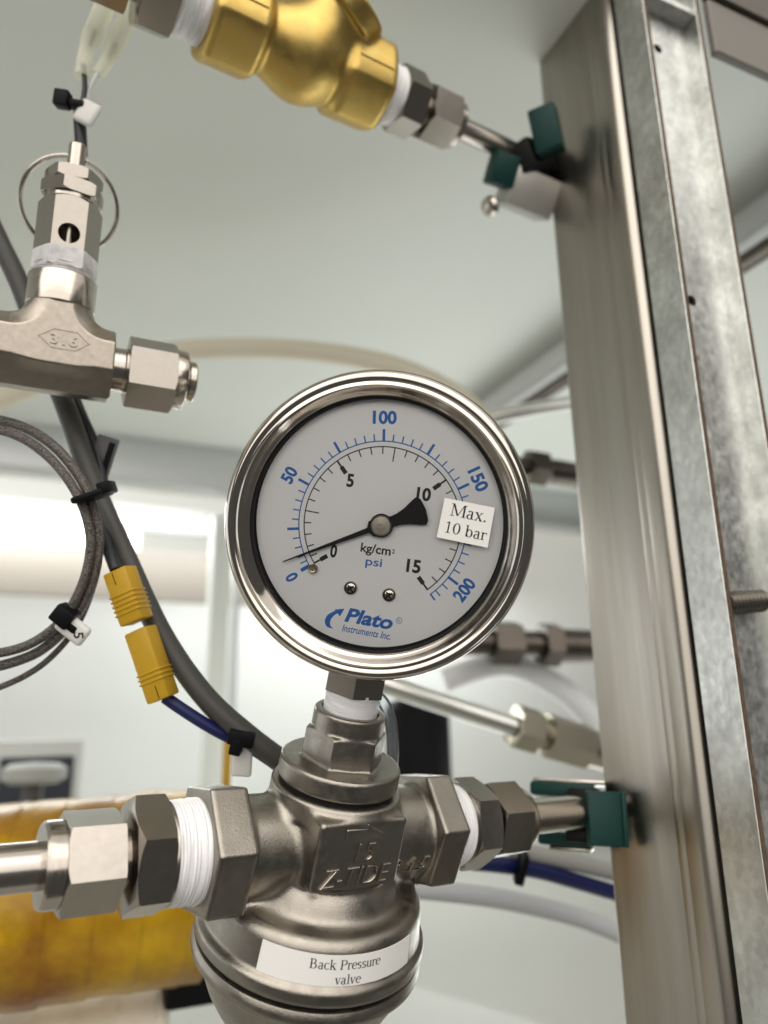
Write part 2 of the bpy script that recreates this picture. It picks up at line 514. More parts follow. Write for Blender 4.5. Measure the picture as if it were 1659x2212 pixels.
GLASS = glass("window glass", (1, 1, 1))
def milky(name, col, clear):
    m = bpy.data.materials.new(name); m.use_nodes = True
    nt = m.node_tree; nt.nodes.remove(nt.nodes["Principled BSDF"]); L = nt.links.new
    tr = nt.nodes.new("ShaderNodeBsdfTransparent"); df = nt.nodes.new("ShaderNodeBsdfDiffuse"); tl = nt.nodes.new("ShaderNodeBsdfTranslucent")
    df.inputs[0].default_value = tl.inputs[0].default_value = (*col, 1)
    a = nt.nodes.new("ShaderNodeMixShader"); a.inputs[0].default_value = .5
    b = nt.nodes.new("ShaderNodeMixShader"); b.inputs[0].default_value = clear
    L(df.outputs[0], a.inputs[1]); L(tl.outputs[0], a.inputs[2]); L(a.outputs[0], b.inputs[1]); L(tr.outputs[0], b.inputs[2])
    L(b.outputs[0], nt.nodes["Material Output"].inputs[0])
    return m


CLEAR = milky("clear plastic sleeve", (.95, .94, .80), .36)
CLEARB = glass("clear plastic hose", (.94, .97, .99), .1, .12, (.65, .72, .78))

# braided cable: crossing helices as relief
def braid():
    m = mat("braided steel sheath", (.30, .27, .25), .42, .55)
    nt = m.node_tree; L = nt.links.new; b = nt.nodes["Principled BSDF"]
    tc = [n for n in nt.nodes if n.type == 'TEX_COORD'][0]
    v = nt.nodes.new("ShaderNodeTexVoronoi"); v.inputs["Scale"].default_value = 2600
    L(tc.outputs["Object"], v.inputs["Vector"])
    bp = nt.nodes.new("ShaderNodeBump"); bp.inputs["Strength"].default_value = .9; bp.inputs["Distance"].default_value = .25 * MM
    L(v.outputs["Distance"], bp.inputs["Height"]); L(bp.outputs[0], b.inputs["Normal"])
    r = nt.nodes.new("ShaderNodeValToRGB")
    r.color_ramp.elements[0].color = (.19, .17, .152, 1); r.color_ramp.elements[1].color = (.06, .053, .048, 1)
    r.color_ramp.elements[0].position = .2; r.color_ramp.elements[1].position = .7
    L(v.outputs["Distance"], r.inputs[0]); L(r.outputs[0], b.inputs["Base Color"])
    return m


BRAID = braid()

# ------------------------------------------------------------------ cabinet shell
UPW = Vector((0, 0, 1))
E1 = D(.916, -.0903, .400); E1.z = 0; E1.normalize()          # along the cabinet, to the right and away
E2 = UPW.cross(E1)                                            # into the cabinet
CB = frame(CAM, UPW, E1)                                      # cabinet frame: x along, y into, z up from camera height (mm)


def cab(v):                                                   # world point -> cabinet mm
    q = CB.inverted() @ v
    return q / MM


HC = 265.0
edge = cab(P(250, 915, 265 / .372))
YB = edge.y
obj("ceiling", box(2400, YB - 150, 12, c=(0, (YB + 150) / 2, HC + 6)), WHITE, M=CB)['kind'] = 'structure'
fr = obj("ceiling_rail", box(2400, 34, 60, 2, c=(0, YB + 17.5, HC - 12)), ALU, M=CB)
tag(fr, "long grey metal rail under the far edge of the white ceiling panel", "rail")
bw = obj("back_wall", box(3200, 10, 1100, c=(0, YB + 420, 100)), WHITE2, M=CB); bw['kind'] = 'structure'
obj("wall_panel", box(900, 12, 420, 3, 2, c=(-640, YB + 409, cab(P(140, 1462, 1100)).z - 210)), WHITE2, bw, CB)
obj("cabinet_floor", box(3000, 1500, 10, c=(0, 900, -205)), mat("off white floor sheet", (.38, .372, .34), .45, var=.05, cscale=5), M=CB)['kind'] = 'structure'

# ------------------------------------------------------------------ back pressure valve
C0 = P(705, 1808, 185)
PD = D(.838, -.138, .528)                                     # pipe direction
AD = D(.172, 1, -.05)
AD = (AD - PD * AD.dot(PD)).normalized()                      # spindle direction
VF = frame(C0, AD, PD)                                        # x pipe, y away, z spindle


def valve_body(x, y, z):
    rx = np.sqrt(y * y + z * z); rz = np.sqrt(x * x + y * y)
    d = s_cyl(rx, -30, 30, 11.0, x, .5)
    nk = s_cyl(rz, -9, 13.6, 15.2, z, .8)
    nk = np.minimum(nk, s_cyl(rz, 8.6, 13.9, 15.9, z, .8))
    d = smin(d, nk, 2.2)
    d = smin(d, s_cyl(rz, -15, -5.2, 18.6, z, 4.0), 3.5)
    rr = 25.6 + np.clip((-11 - z) / 8.5, 0, 1) * 1.0
    sk = s_cyl(rz - rr + 26, -23.4, -10.4, 26.0, z, 2.6)
    d = smin(d, sk, 4.0)
    d = smin(d, s_cyl(rz, -23.5, -19.4, 28.0, z, 1.3), 1.0)
    hx = s_poly2(y, z, 26.0, 8)
    e = np.minimum(s_ext(hx, x, 25.2, 33.4, .8), s_ext(hx, x, -33, -24.0, .8))
    d = smin(d, e, 1.6)
    pl = s_box(x, y, z - 4.2, (-.6, -8, 0), (11.3 - 0 * x, 8.6, 7.9), .9)
    d = smin(d, pl, 2.2)
    return d


valve = thing("pressure_valve", "cast steel valve with flow arrow plate and white name label under the dial gauge", "valve", VF)
obj("valve_body", surfnets(valve_body, (-35, -30, -26), (35, 30, 17), .5), CAST, valve, smooth=180)


def bonnet(x, y, z):
    rz = np.sqrt(x * x + y * y)
    d = s_cyl(rz, 14.7, 19.9, 14.7, z, 1.0)
    hx = s_ext(s_poly2(x, y, 17.4, -105), z, 18, 27.4, .5)
    hx = np.maximum(hx, (rz + (z - 26.6) * 1.4 - 10.4) * .6)
    d = smin(d, hx, 1.0)
    d = smin(d, s_cyl(rz, 20, 32.0, 8.75, z, .7), .6)
    return np.maximum(d, -s_cyl(rz, 29.0, 40, 7.0, z))


obj("bonnet", surfnets(bonnet, (-16, -16, 13.5), (16, 16, 33.5), .36), CAST, valve, smooth=180)
obj("seal_ring", lathe([(14.0, 13.2), (14.0, 15.4)]), RUBBER, valve)
obj("bowl_gasket", lathe([(26.6, -24.6), (26.6, -23.2)], 96), RUBBER, valve)
obj("bowl_cover", lathe([(0, -50), (8, -49.6), (13, -47.6), (17, -44.4), (20, -40.6), (22.4, -36.8), (24.3, -32.8), (25.6, -29.4), (26.2, -27.9), (27.3, -27.9), (27.9, -27.3), (28.1, -26.5), (28.0, -25.3), (27.5, -24.4), (26.8, -24.2), (20, -24.2)], 128), CAST, valve, smooth=40)

g = G()
g.add(text("15", 4.2, 5.0, -.03, .12, bev=.032), T(.3, -16.55, 5.1) @ RX(90))
g.add(text("Z-TIDE", 4.3, 18.0, -.03, .2, bev=.032), T(-1.0, -16.55, -.3) @ RX(90))
arrow = [(-5.4, 8.1), (-5.4, 10.4), (-.4, 10.3), (-.4, 11.4), (3.8, 9.1)]
for a, b in zip(arrow[:-1], arrow[1:]):
    dx, dz = b[0] - a[0], b[1] - a[1]; l = math.hypot(dx, dz)
    g.add(box(l + .4, .6, .5, .16, 1), T((a[0] + b[0]) / 2 + .2, -16.6, (a[1] + b[1]) / 2) @ RY(-math.degrees(math.atan2(dz, dx))))
obj("raised_lettering", g, LETT, valve, smooth=30)
g = G()
for i, ch in enumerate("345"):
    al = R_(-15)
    g.add(text(ch, 3.5, 2.3, -.025, .1, bev=.034), T(14.6 + 4.0 * i, -11.05 * math.cos(al), 11.05 * math.sin(al)) @ RX(90 + 15))
al = R_(-28)
g.add(box(12, .5, .4, .12, 1), T(18.4, -11.1 * math.cos(al), 11.1 * math.sin(al)) @ RX(28))
obj("raised_number", g, LETT, valve, smooth=30)

# white name label wrapped on the skirt
def skirt_r(z): return 25.6 + min(max((-11 - z) / 8.5, 0), 1) * 1.0


L0, L1, LZ0, LZ1 = -143, -60.5, -12.6, -19.2
g = G(); n = 40; v = []; f = []
for i in range(n + 1):
    a = R_(L0 + (L1 - L0) * i / n)
    for z in (LZ0, (LZ0 + LZ1) / 2, LZ1):
        for off in (.02, .12):
            r = skirt_r(z) + off
            v.append((r * math.cos(a), r * math.sin(a), z))
for i in range(n):
    b, c = i * 6, (i + 1) * 6
    for j in (0, 2): f.append((b + 1 + j, c + 1 + j, c + 3 + j, b + 3 + j)[::-1])
    f.append((b, c, c + 1, b + 1)[::-1]); f.append((b + 4, b + 5, c + 5, c + 4)[::-1])
f.append((0, 1, 3, 5, 4, 2)); e = n * 6; f.append((e, e + 2, e + 4, e + 5, e + 3, e + 1))
sticker = obj("name_label", g.add((v, f)), PAPER, valve, smooth=30)
g = G()
for s, zc, ac in (("Back Pressure", -14.6, -101), ("valve", -17.6, -99.5)):
    tv, tf = serif(s, 2.95)
    vv = []
    for x, y, _ in tv:
        z = zc + y; r = skirt_r(z) + .16; a = R_(ac) + x / r
        vv.append((r * math.cos(a), r * math.sin(a), z))
    g.add((vv, tf))
obj("lettering", g, INK, sticker, VF, smooth=0)


# ------------------------------------------------------------------ compression fittings
def tape_geo(r0, r1, z0, z1, amp=.22, seed=1, n=22):
    rn = random.Random(seed)
    ph = [rn.random() * 6.28 for _ in range(n)]
    prof = [(r0 + (r1 - r0) * i / (n - 1), z0 + (z1 - z0) * i / (n - 1)) for i in range(n)]
    def wob(a, j, m):
        e = .4 if j in (0, m - 1) else 1
        return e * amp * (.9 * math.sin(j * 2.3 + .5 * math.sin(a * 3 + ph[1]) + ph[j % 7]) * (.3 + .7 * abs(math.sin(a * .8 + ph[j % 6]))) + .35 * math.sin(a * 2 + ph[j % 5]) + .3 * math.sin(a * 5 + j + ph[3]))
    return lathe([(0, z0)] + prof + [(0, z1)], 72, lambda a, j, m: 0 if j in (0, m - 1) else wob(a, j - 1, m - 2))


PF = frame(C0, PD, -VF.col[1].xyz)                            # z pipe, x towards the viewer, y down


def connector(name, label, M, sg, parts, group=None, cat="pipe fitting"):
    t = thing(name, label, cat, M, group)
    for nm, geo, m in parts: obj(nm, geo, m, t)
    return t


GRP = "steel compression fittings on the pipe lines"
connector("compression_fitting", "steel compression fitting with white thread tape screwed into the left end of the cast valve", PF, -1, [
    ("thread_tape", tape_geo(10.7, 11.0, -40.2, -32.4, .2, 3), TAPE),
    ("connector_hex", G().add(hexnut(21.6, -48.4, -40.6, 10.6, 11.6, -12)).add(lathe([(10.6, -41), (10.9, -40.4), (10.9, -39.9), (10.3, -39.4)], 64)), MACH),
    ("neck", lathe([(6.1, -51), (6.1, -48.2)], 64), BRUSH),
    ("nut", G().add(hexnut(17.6, -61.2, -50.1, 9.2, 9.9, -38)), MACH),
    ("nut_collar", lathe([(5.0, -65.0), (7.9, -64.9), (8.3, -64.4), (8.4, -63.5), (8.4, -60.5)], 64), BRUSH)], GRP)
tag(obj("steel_tube", lathe([(4.65, -190), (4.65, -60)], 48), TUBE, M=PF), "bright steel tube entering from the left edge before the yellow pipe", "tube", "bright steel tubes on the pipe lines")
connector("compression_fitting", "steel compression fitting with white thread tape between the cast valve and the lower green clamp", PF, 1, [
    ("thread_tape", tape_geo(11.0, 10.3, 32.4, 39.4, .14, 5), TAPE),
    ("connector_hex", G().add(hexnut(20.6, 40.4, 48.0, 11.0, 10.4, -24)).add(lathe([(10.5, 39.2), (10.6, 40.4), (10.3, 40.8)], 64)), MACH),
    ("neck", lathe([(6.1, 47), (6.1, 51)], 64), BRUSH),
    ("nut", hexnut(18.4, 49.6, 60.5, 9.7, 9.3, -6), MACH),
    ("nut_collar", lathe([(8.5, 60), (8.5, 62.6), (8.2, 63.4), (7.6, 63.7), (4.9, 63.8)], 64), BRUSH)], GRP)
tag(obj("steel_tube", lathe([(4.9, 61), (4.9, 108)], 48), TUBE, M=PF), "short bright steel tube held by the lower green clamp", "tube", "bright steel tubes on the pipe lines")

# ------------------------------------------------------------------ pressure gauge
GN = D(-.085, -.03, -1.0)
GF = frame(GP, GN, RIGHT) @ Matrix.Scale(.984, 4)                                     # x right, y up, z to the viewer
gauge = thing("pressure_gauge", "round steel dial gauge with white face reading zero, screwed on top of the cast valve", "gauge", GF)
obj("bezel", ring([(34.9, -9.6), (35.45, -8.6), (35.45, -7.2), (35.0, -6.6), (35.0, -3.6), (34.85, -2.2), (34.4, -1.2), (33.7, -.5), (33.0, -.3), (32.45, -.5), (32.1, -.85),
                   (31.75, -.75), (31.3, -.45), (31.1, -.6), (30.8, -.95), (30.2, -1.7), (29.4, -2.65), (28.95, -3.05), (28.95, -4.4), (31, -5), (31, -9.6)], 160), POLISH, gauge, smooth=50)
obj("case", lathe([(31.2, -9), (31.2, -26), (30.6, -27.5), (28, -28.5), (0, -28.5)], 128), CASE, gauge)
obj("gasket", ring([(29.1, -3.15), (28.45, -3.3), (28.45, -3.8), (29.1, -3.8)], 128), RUBBER, gauge)
obj("inner_wall", ring([(28.75, -3.7), (28.75, -6.4), (29.3, -6.4), (29.3, -3.7)], 128), NEEDLE, gauge)
obj("dial_backing", lathe([(28.9, -6.4), (28.9, -5.75), (0, -5.75)], 128), NEEDLE, gauge)
dial = obj("dial", G().add(lathe([(28.25, -5.7), (28.25, -5.4), (0, -5.4)], 128), T(0, .3, 0)), DIAL, gauge)
ZD = -5.4
KD = 0.0496                                                    # mm per photo unit on the dial plane
OX, OY = .82, -.03
GC = T(OX, OY, 0)


def dp(zx, zy, z=0): return GC @ T((zx - 828) * KD, (797 - zy) * KD, ZD + z)


def pol(r, ang): return (r * math.sin(R_(ang)), r * math.cos(R_(ang)))


def arc_strip(r0, r1, a0, a1, n=120):
    v, f = [], []
    for i in range(n + 1):
        a = a0 + (a1 - a0) * i / n
        v += [(*pol(r0, a), 0), (*pol(r1, a), 0)]
    for i in range(n): f.append((2 * i, 2 * i + 1, 2 * i + 3, 2 * i + 2))
    return v, f


def tick(r0, r1, a, wd):
    c, s = math.sin(R_(a)), math.cos(R_(a)); nx, ny = s * wd / 2, -c * wd / 2
    return [(c * r0 - nx, s * r0 - ny, 0), (c * r0 + nx, s * r0 + ny, 0), (c * r1 + nx, s * r1 + ny, 0), (c * r1 - nx, s * r1 - ny, 0)], [(0, 1, 2, 3)]


def pa(psi):                                                   # angle of a psi value
    return -119.3 + (psi / 10) * 8.1 if psi < 10 else -111.2 + (psi - 10) * (1.4 + 111.2) / 90 if psi < 100 else 1.4 + (psi - 100) * 1.262


MB = GC @ T(0, 0, ZD + .03)
rb = 386 * KD; rk = 361 * KD
g = G().add(arc_strip(rb - .13, rb + .13, pa(0), pa(213.4)), MB)
for p in range(5, 214, 5):
    if p % 25 == 0: g.add(tick(rb, 441 * KD, pa(p), .6), MB)
    else: g.add(tick(rb, 419 * KD, pa(p), .3), MB)
g.add(tick(rb, 432 * KD, pa(0), .85), MB); g.add(tick(rb - .1, 420 * KD, pa(213.4), .42), MB)
obj("psi_scale", g, PBLUE, dial, GF, smooth=0)
g = G().add(arc_strip(rk - .13, rk + .13, pa(0), pa(213.4)), MB)
for i in range(1, 30):
    k = i * .5
    if i % 5 == 0 and i % 10: g.add(tick(rk, 296 * KD, pa(k * 14.223), .27), MB)
    elif i % 10: g.add(tick(rk, 328 * KD, pa(k * 14.223), .27), MB)
for k in (0, 5, 10, 15):
    a = pa(k * 14.223) if k else pa(0)
    g.add(tick(rk + .1, 325 * KD, a, .42), MB); g.add(tick(328 * KD, 290 * KD, a, 1.0), MB)
obj("metric_scale", g, PBLACK, dial, GF, smooth=0)
g = G()
for s, x, y, r, wd in (("100", 842, 303, 1.5, 118), ("50", 398, 565, -61, 78), ("150", 1268, 587, 65, 118), ("200", 1206, 1090, -53, 118), ("0", 408, 1040, 62, 36)):
    g.add(text(s, 62 * KD, wd * KD * .93, .036), dp(x, y, .03) @ RZ(-r))
g.add(text("psi", 50 * KD, 76 * KD, .012), dp(791, 973, .03) @ RZ(-7))
obj("psi_numeral", g, PBLUE, dial, GF, smooth=0)
g = G()
for s, x, y, r, wd in (("5", 683, 591, 6, 36), ("10", 1021, 654, 7, 70), ("15", 975, 984, 7, 70), ("0", 605, 917, 9, 34)):
    g.add(text(s, 62 * KD, wd * KD * .93, .036), dp(x, y, .03) @ RZ(-r))
g.add(text("kg/cm", 56 * KD, 140 * KD, .022), dp(800, 913, .03) @ RZ(-7.5))
g.add(text("2", 20 * KD, 13 * KD, .012), dp(882, 917, .03) @ RZ(-7.5))
obj("metric_numeral", g, PBLACK, dial, GF, smooth=0)
g = G().add(text("Plato", 68 * KD, 224 * KD, .035, .22), dp(769, 1229, .03) @ RZ(-9.5))
g.add(text("Instruments Inc.", 33 * KD, 228 * KD, .012, .2), dp(757, 1291, .03) @ RZ(-9.5))
g.add(arc_strip(12.0 * KD, 14.5 * KD, 0, 360, 24), dp(908, 1235, .03))
g.add(text("R", 14 * KD, 11 * KD), dp(908, 1235, .03))
sw = []
out = catmull([(603, 1278, 0), (572, 1268, 0), (563, 1240, 0), (578, 1212, 0), (608, 1196, 0)], 6)
inn = catmull([(620, 1206, 0), (600, 1222, 0), (588, 1243, 0), (590, 1264, 0), (603, 1278, 0)], 6)
poly = [(p.x, p.y) for p in out] + [(612, 1188), (655, 1184), (633, 1220), (625, 1208)] + [(p.x, p.y) for p in inn][:-1]
cpx, cpy = 600, 1232
g.add(([((x - cpx) * KD, (cpy - y) * KD, 0) for x, y in poly], [tuple(range(len(poly)))[::-1]]), dp(cpx, cpy, .03))
obj("logo", g, PBLUE, dial, GF, smooth=0)
# pointer
an = -110.3
poly = []
TIP = 487 * KD; TL = 212 * KD
for px, py in [(TIP, .12), (TIP, -.12), (3.2, -.62), (2.4, -1.9), (-1.5, -1.9), (-2.6, -1.25), (-4.2, -1.35), (-6.2, -1.9), (-8.4, -2.9), (-9.6, -3.35), (-10.4, -2.6), (-10.75, 0), (-10.4, 2.6),
               (-9.6, 3.35), (-8.4, 2.9), (-6.2, 1.9), (-4.2, 1.35), (-2.6, 1.25), (-1.5, 1.9), (2.4, 1.9), (3.2, .62)]:
    poly.append((px, py))
circ = [(2.7 * math.cos(2 * math.pi * i / 32), 2.7 * math.sin(2 * math.pi * i / 32)) for i in range(32)]
g = G().add(prism(poly, 0, .3), GC @ T(0, 0, ZD + 1.0) @ RZ(90 - an)).add(prism(circ, -.1, .42), GC @ T(0, 0, ZD + 1.0))
ptr = obj("pointer", g, NEEDLE, gauge, smooth=30)
obj("pointer_hub", lathe([(2.38, 0), (2.38, .55), (2.05, .85), (.45, .9), (.4, .7), (0, .7)], 48), mat("nickel hub", (.62, .56, .47), .3, 1, var=.25, cscale=700), ptr, TM(GF, OX, OY, ZD + 1.0))
g = G().add(lathe([(1.05, 0), (1.05, 1.1), (.8, 1.35), (.5, 1.3), (.3, 1.0), (0, 1.0)], 32), dp(511, 998))
obj("stop_pin", g, mat("brass pin", (.50, .42, .28), .3, 1), dial, GF)
for x, y in ((684, 1087), (862, 1117)):
    g = G().add(lathe([(1.62, 0), (1.62, .25), (1.45, .62), (1.05, .86), (.55, .92)], 40))
    g.add(box(1.5, .36, .1, 0, c=(0, 0, .95)), RZ(35)); g.add(box(1.5, .36, .1, 0, c=(0, 0, .955)), RZ(125))
    s = obj("dial_screw", G().add(lathe([(1.62, 0), (1.62, .25), (1.45, .62), (1.05, .88), (.6, .95), (.35, .55), (0, .5)], 40)), POLISH, dial, GF @ T(0, 0, 0) if False else TM(GF, *(dp(x, y).to_translation())))
    obj("screw_slot", G().add(box(1.9, .34, .12, 0, c=(0, 0, .90)), RZ(35)).add(box(1.9, .34, .12, 0, c=(0, 0, .91)), RZ(125)), NEEDLE, s, WM[s.name])
obj("window", lathe([(28.9, -3.6), (28.9, -3.4), (0, -3.4)], 128), GLASS, gauge)
# limit sticker on the window
ZS = -3.38
KS = KD * (165 + 3.0) / (165 + 5.2)
cn = [((x - 828) * KS + OX, (797 - y) * KS + OY) for x, y in ((1084, 848), (1315, 895), (1347, 713), (1120, 668))]
st = obj("limit_sticker", prism(cn, ZS, ZS + .09), PAPER, gauge, smooth=0)
def ds(zx, zy): return T((zx - 828) * KS + OX, (797 - zy) * KS + OY, ZS + .11)
g = G().add(serif("Max.", 4.15), ds(1231, 739) @ RZ(-11.5)).add(serif("10 bar", 3.85), ds(1214, 820) @ RZ(-11.5))
obj("lettering", g, INK, st, GF, smooth=0)
# connection stem (follows the spindle of the valve)
SF = VF
obj("stem_hex", hexnut(13.5, 36.6, 48, 7.6, None, -122 + 30), MACH, gauge, SF)
obj("stem_tape", tape_geo(6.5, 6.75, 29.4, 37.2, .12, 11), TAPE, gauge, SF)

# ------------------------------------------------------------------ tee fitting and relief valve
T0 = P(118, 775, 205)
QD = D(.9, -.1, .42); BD = D(.064, 1, .1); BD = (BD - QD * BD.dot(QD)).normalized()
TF = frame(T0, BD, QD)                                        # x run, y away, z branch
QF = frame(T0, QD, -TF.col[1].xyz)                            # z run, x to viewer, y down


def tee(x, y, z):
    oc = np.maximum(np.maximum(np.abs(y) - 8.3, np.abs(z) - 9.3), (np.abs(y) + np.abs(z)) * .7071 - 9.4)
    run = s_ext(oc, x, -16.5, 14.6, .7)
    rb_ = np.sqrt(x * x + y * y)
    br = s_cyl(rb_, 0, 16.5, 8.5, z, .5)
    low = (np.abs(y) * .806 - z * .591 - 7.63)
    run = np.maximum(run, low - .2)
    d = smin(run, br, 6.0)
    d = np.maximum(d, -y - 8.0)
    d = -smin(-d, np.full_like(d, 9.0) , .1)
    return d


teeo = thing("tee_fitting", "forged steel tee with raised 316 mark, under the small relief valve at upper left", "pipe fitting", TF)
obj("tee_body", surfnets(tee, (-19, -11, -11), (17, 11, 18), .36), FORG, teeo, smooth=60)
obj("branch_collar", lathe([(8.5, 13.6), (8.75, 13.9), (8.75, 21.8), (8.5, 22.2), (6, 22.2)], 64), BRUSH, teeo)
g = G()
hx = [(-6.0, 0), (-2.6, 2.5), (3.2, 2.5), (6.2, 0), (3.0, -2.5), (-2.8, -2.5)]
for i in range(6):
    a, b = hx[i], hx[(i + 1) % 6]; dx, dz = b[0] - a[0], b[1] - a[1]
    g.add(box(math.hypot(dx, dz) + .2, .22, .24, .06, 1), T((a[0] + b[0]) / 2 + 1.6, -8.05, (a[1] + b[1]) / 2 + 3.4) @ RY(-math.degrees(math.atan2(dz, dx))))
g.add(text("316", 3.0, 6.8, .03, .0, .5), T(1.7, -8.15, 3.4) @ RX(90))
obj("raised_mark", g, FORG, teeo, smooth=30)
obj("side_neck", lathe([(5.9, 14), (5.9, 17.6), (6.2, 18.0), (6.2, 19.5)], 64), BRUSH, teeo, QF)
nut = obj("end_nut", hexnut(17.6, 18.6, 31.4, 9.9, 9.3, 0), MACH, teeo, QF)
obj("nut_collar", lathe([(8.4, 31), (8.4, 34.0), (8.1, 34.5), (5.2, 34.5)], 64), BRUSH, nut, QF)
obj("end_plug", lathe([(5.0, 33), (5.0, 35.2), (5.7, 35.5), (5.8, 37.0), (5.4, 37.4), (0, 37.4)], 64), BRUSH, teeo, QF)

rv = thing("relief_valve", "slim steel relief valve with pull ring and vent hole, standing on the forged tee", "valve", TF)
obj("thread_tape", tape_geo(7.7, 7.5, 21.9, 25.0, .25, 21), TAPE2, rv)
obj("tape_smear", hexnut(14.5, 23.6, 28.9, 7.9, 7.9, -90), TAPE2, rv)


def bored_hex():
    bm = bmesh.new()
    me = bpy.data.meshes.new("tmp"); v, f = hexnut(14.3, 24.6, 43.4, 7.6, 6.9, -90, sub=8, slope=42)
    me.from_pydata(v, [], f); o = bpy.data.objects.new("tmp", me); COL.objects.link(o)
    cv, cf = lathe([(2.75, 0), (2.75, 14)], 40)
    m4 = T(.1, -10, 32.6) @ RX(-90)
    mc = bpy.data.meshes.new("tmpc"); mc.from_pydata([tuple(m4 @ Vector(p)) for p in cv], [], cf)
    oc = bpy.data.objects.new("tmpc", mc); COL.objects.link(oc)
    for m_ in (me, mc):
        bm.clear(); bm.from_mesh(m_); bmesh.ops.recalc_face_normals(bm, faces=bm.faces[:]); bm.to_mesh(m_)
    bm.free()
    md = o.modifiers.new("b", 'BOOLEAN'); md.operation = 'DIFFERENCE'; md.object = oc; md.solver = 'EXACT'
    dg = bpy.context.evaluated_depsgraph_get()
    r = bpy.data.meshes.new_from_object(o.evaluated_get(dg))
    out_ = [tuple(q.co) for q in r.vertices], [tuple(q.vertices) for q in r.polygons]
    for x in (o, oc): bpy.data.objects.remove(x)
    return out_


obj("hex_body", bored_hex(), MACH, rv, smooth=30)
obj("inner_rod", lathe([(1.05, 28.5), (1.05, 36.5)], 24), MACH, rv, TM(TF, .1, -4.4, 0))
obj("neck", lathe([(6.7, 42), (6.7, 45.2)], 64), BRUSH, rv)
obj("lock_nut", hexnut(14.3, 44.6, 48.4, 7.6, 7.6, -78, slope=35), MACH, rv)
obj("lock_nut", hexnut(13.0, 48.8, 52.2, 7.0, 6.8, -95, slope=35), MACH, rv)
obj("pull_stem", lathe([(2.35, 52), (2.35, 60.6), (2.0, 61.0), (0, 61.0)], 32), BRUSH, rv)
RFM = TM(TF, -.4, .2, 57.4) @ RX(26)
rg = [(12.7 * math.cos(a), 0, -12.6 + 12.7 * math.sin(a)) for a in [2 * math.pi * i / 60 for i in range(60)]]
rg2 = [(x * 1.0, y + .55, z - .3) for x, y, z in rg[20:58]]
obj("pull_ring", G().add(sweep(rg, .58, 10, 1, True, False)).add(sweep(rg2, .5, 10, 1, False, False)), BRUSH, rv, RFM)

# ------------------------------------------------------------------ brass valve with its fittings
B0 = P(655, 118, 245)
P2 = D(.84, -.10, .53)
ZB = (D(.064, 1, .1) - P2 * D(.064, 1, .1).dot(P2)).normalized()
YB_ = ZB.cross(P2)
BF = frame(B0, P2, -YB_)                                      # z pipe, x to viewer, y down
WB = BF.inverted().to_3x3() @ D(.75, .62, -.2)


def brass(x, y, z):
    r = np.sqrt(x * x + y * y)
    d = np.sqrt(r * r + z * z) - 14.9
    d = smin(d, s_cyl(r, -28, 27, 10.8, z, 1), 4.0)
    hx = s_poly2(x, y, 28.6, -62) + .0 * z
    hx = smin(-hx, 15.4 - r, 3.0) * -1
    d = smin(d, s_ext(hx, z, -33, -15.5, 2.6), 2.5)
    d = smin(d, s_ext(hx, z, 11.0, 28.8, 2.6), 2.5)
    a = x * WB.x + y * WB.y + z * WB.z
    px, py, pz = x - a * WB.x, y - a * WB.y, z - a * WB.z
    rr = np.sqrt(px * px + py * py + pz * pz)
    d = smin(d, s_cyl(rr, 0, 19.5, 10.0, a, 1), 4.0)
    return smin(d, s_cyl(rr, 17.5, 24, 11.8, a, 1), 1.5)


bv = thing("check_valve", "sandblasted brass check valve with a ball shaped middle at the top edge", "valve", BF)
obj("valve_body", surfnets(brass, (-28, -34, -39), (24, 18, 34), .6), BRASS, bv, smooth=180)
obj("parting_seam", box(.35, .35, 13, .1, 1, c=(14.25, 1.8, -24.5)), BRASS, bv)
obj("parting_seam", box(.35, .35, 13, .1, 1, c=(14.25, 1.8, 20)), BRASS, bv)
connector("compression_fitting", "steel compression fitting with white tape at the top edge, left of the brass valve", BF, -1, [
    ("thread_tape", tape_geo(10.3, 10.6, -42, -32.4, .25, 7), TAPE),
    ("connector_hex", hexnut(23.5, -52, -42, 12.4, 12.4, -58), MACH),
    ("neck", lathe([(6.3, -55.5), (6.3, -51.5)], 48), BRUSH),
    ("nut", hexnut(19.5, -69.5, -54.9, 10, 10.6, -46), MACH)], GRP)
connector("compression_fitting", "steel compression fitting with white tape between the brass valve and the upper green clamp", BF, 1, [
    ("thread_tape", tape_geo(10.2, 9.5, 28.2, 35.4, .25, 9), TAPE),
    ("connector_hex", hexnut(19.5, 35.2, 44, 10.4, 10.4, -30), MACH),
    ("neck", lathe([(6.0, 43.5), (6.0, 48)], 48), BRUSH),
    ("nut", hexnut(18.0, 47, 59.2, 9.6, 8.8, 6), MACH),
    ("nut_collar", lathe([(8.0, 58.5), (8.0, 61.8), (7.4, 62.3), (4, 62.3)], 48), BRUSH)], GRP)
tag(obj("steel_tube", lathe([(3.9, 60), (3.9, 128)], 40), TUBE, M=BF), "slim bright steel tube between the brass valve and the upper green clamp", "tube", "bright steel tubes on the pipe lines")

# ------------------------------------------------------------------ posts on the right
cl = P(1310, 1790, 238)


def at_x(px, base, up=True):
    pass


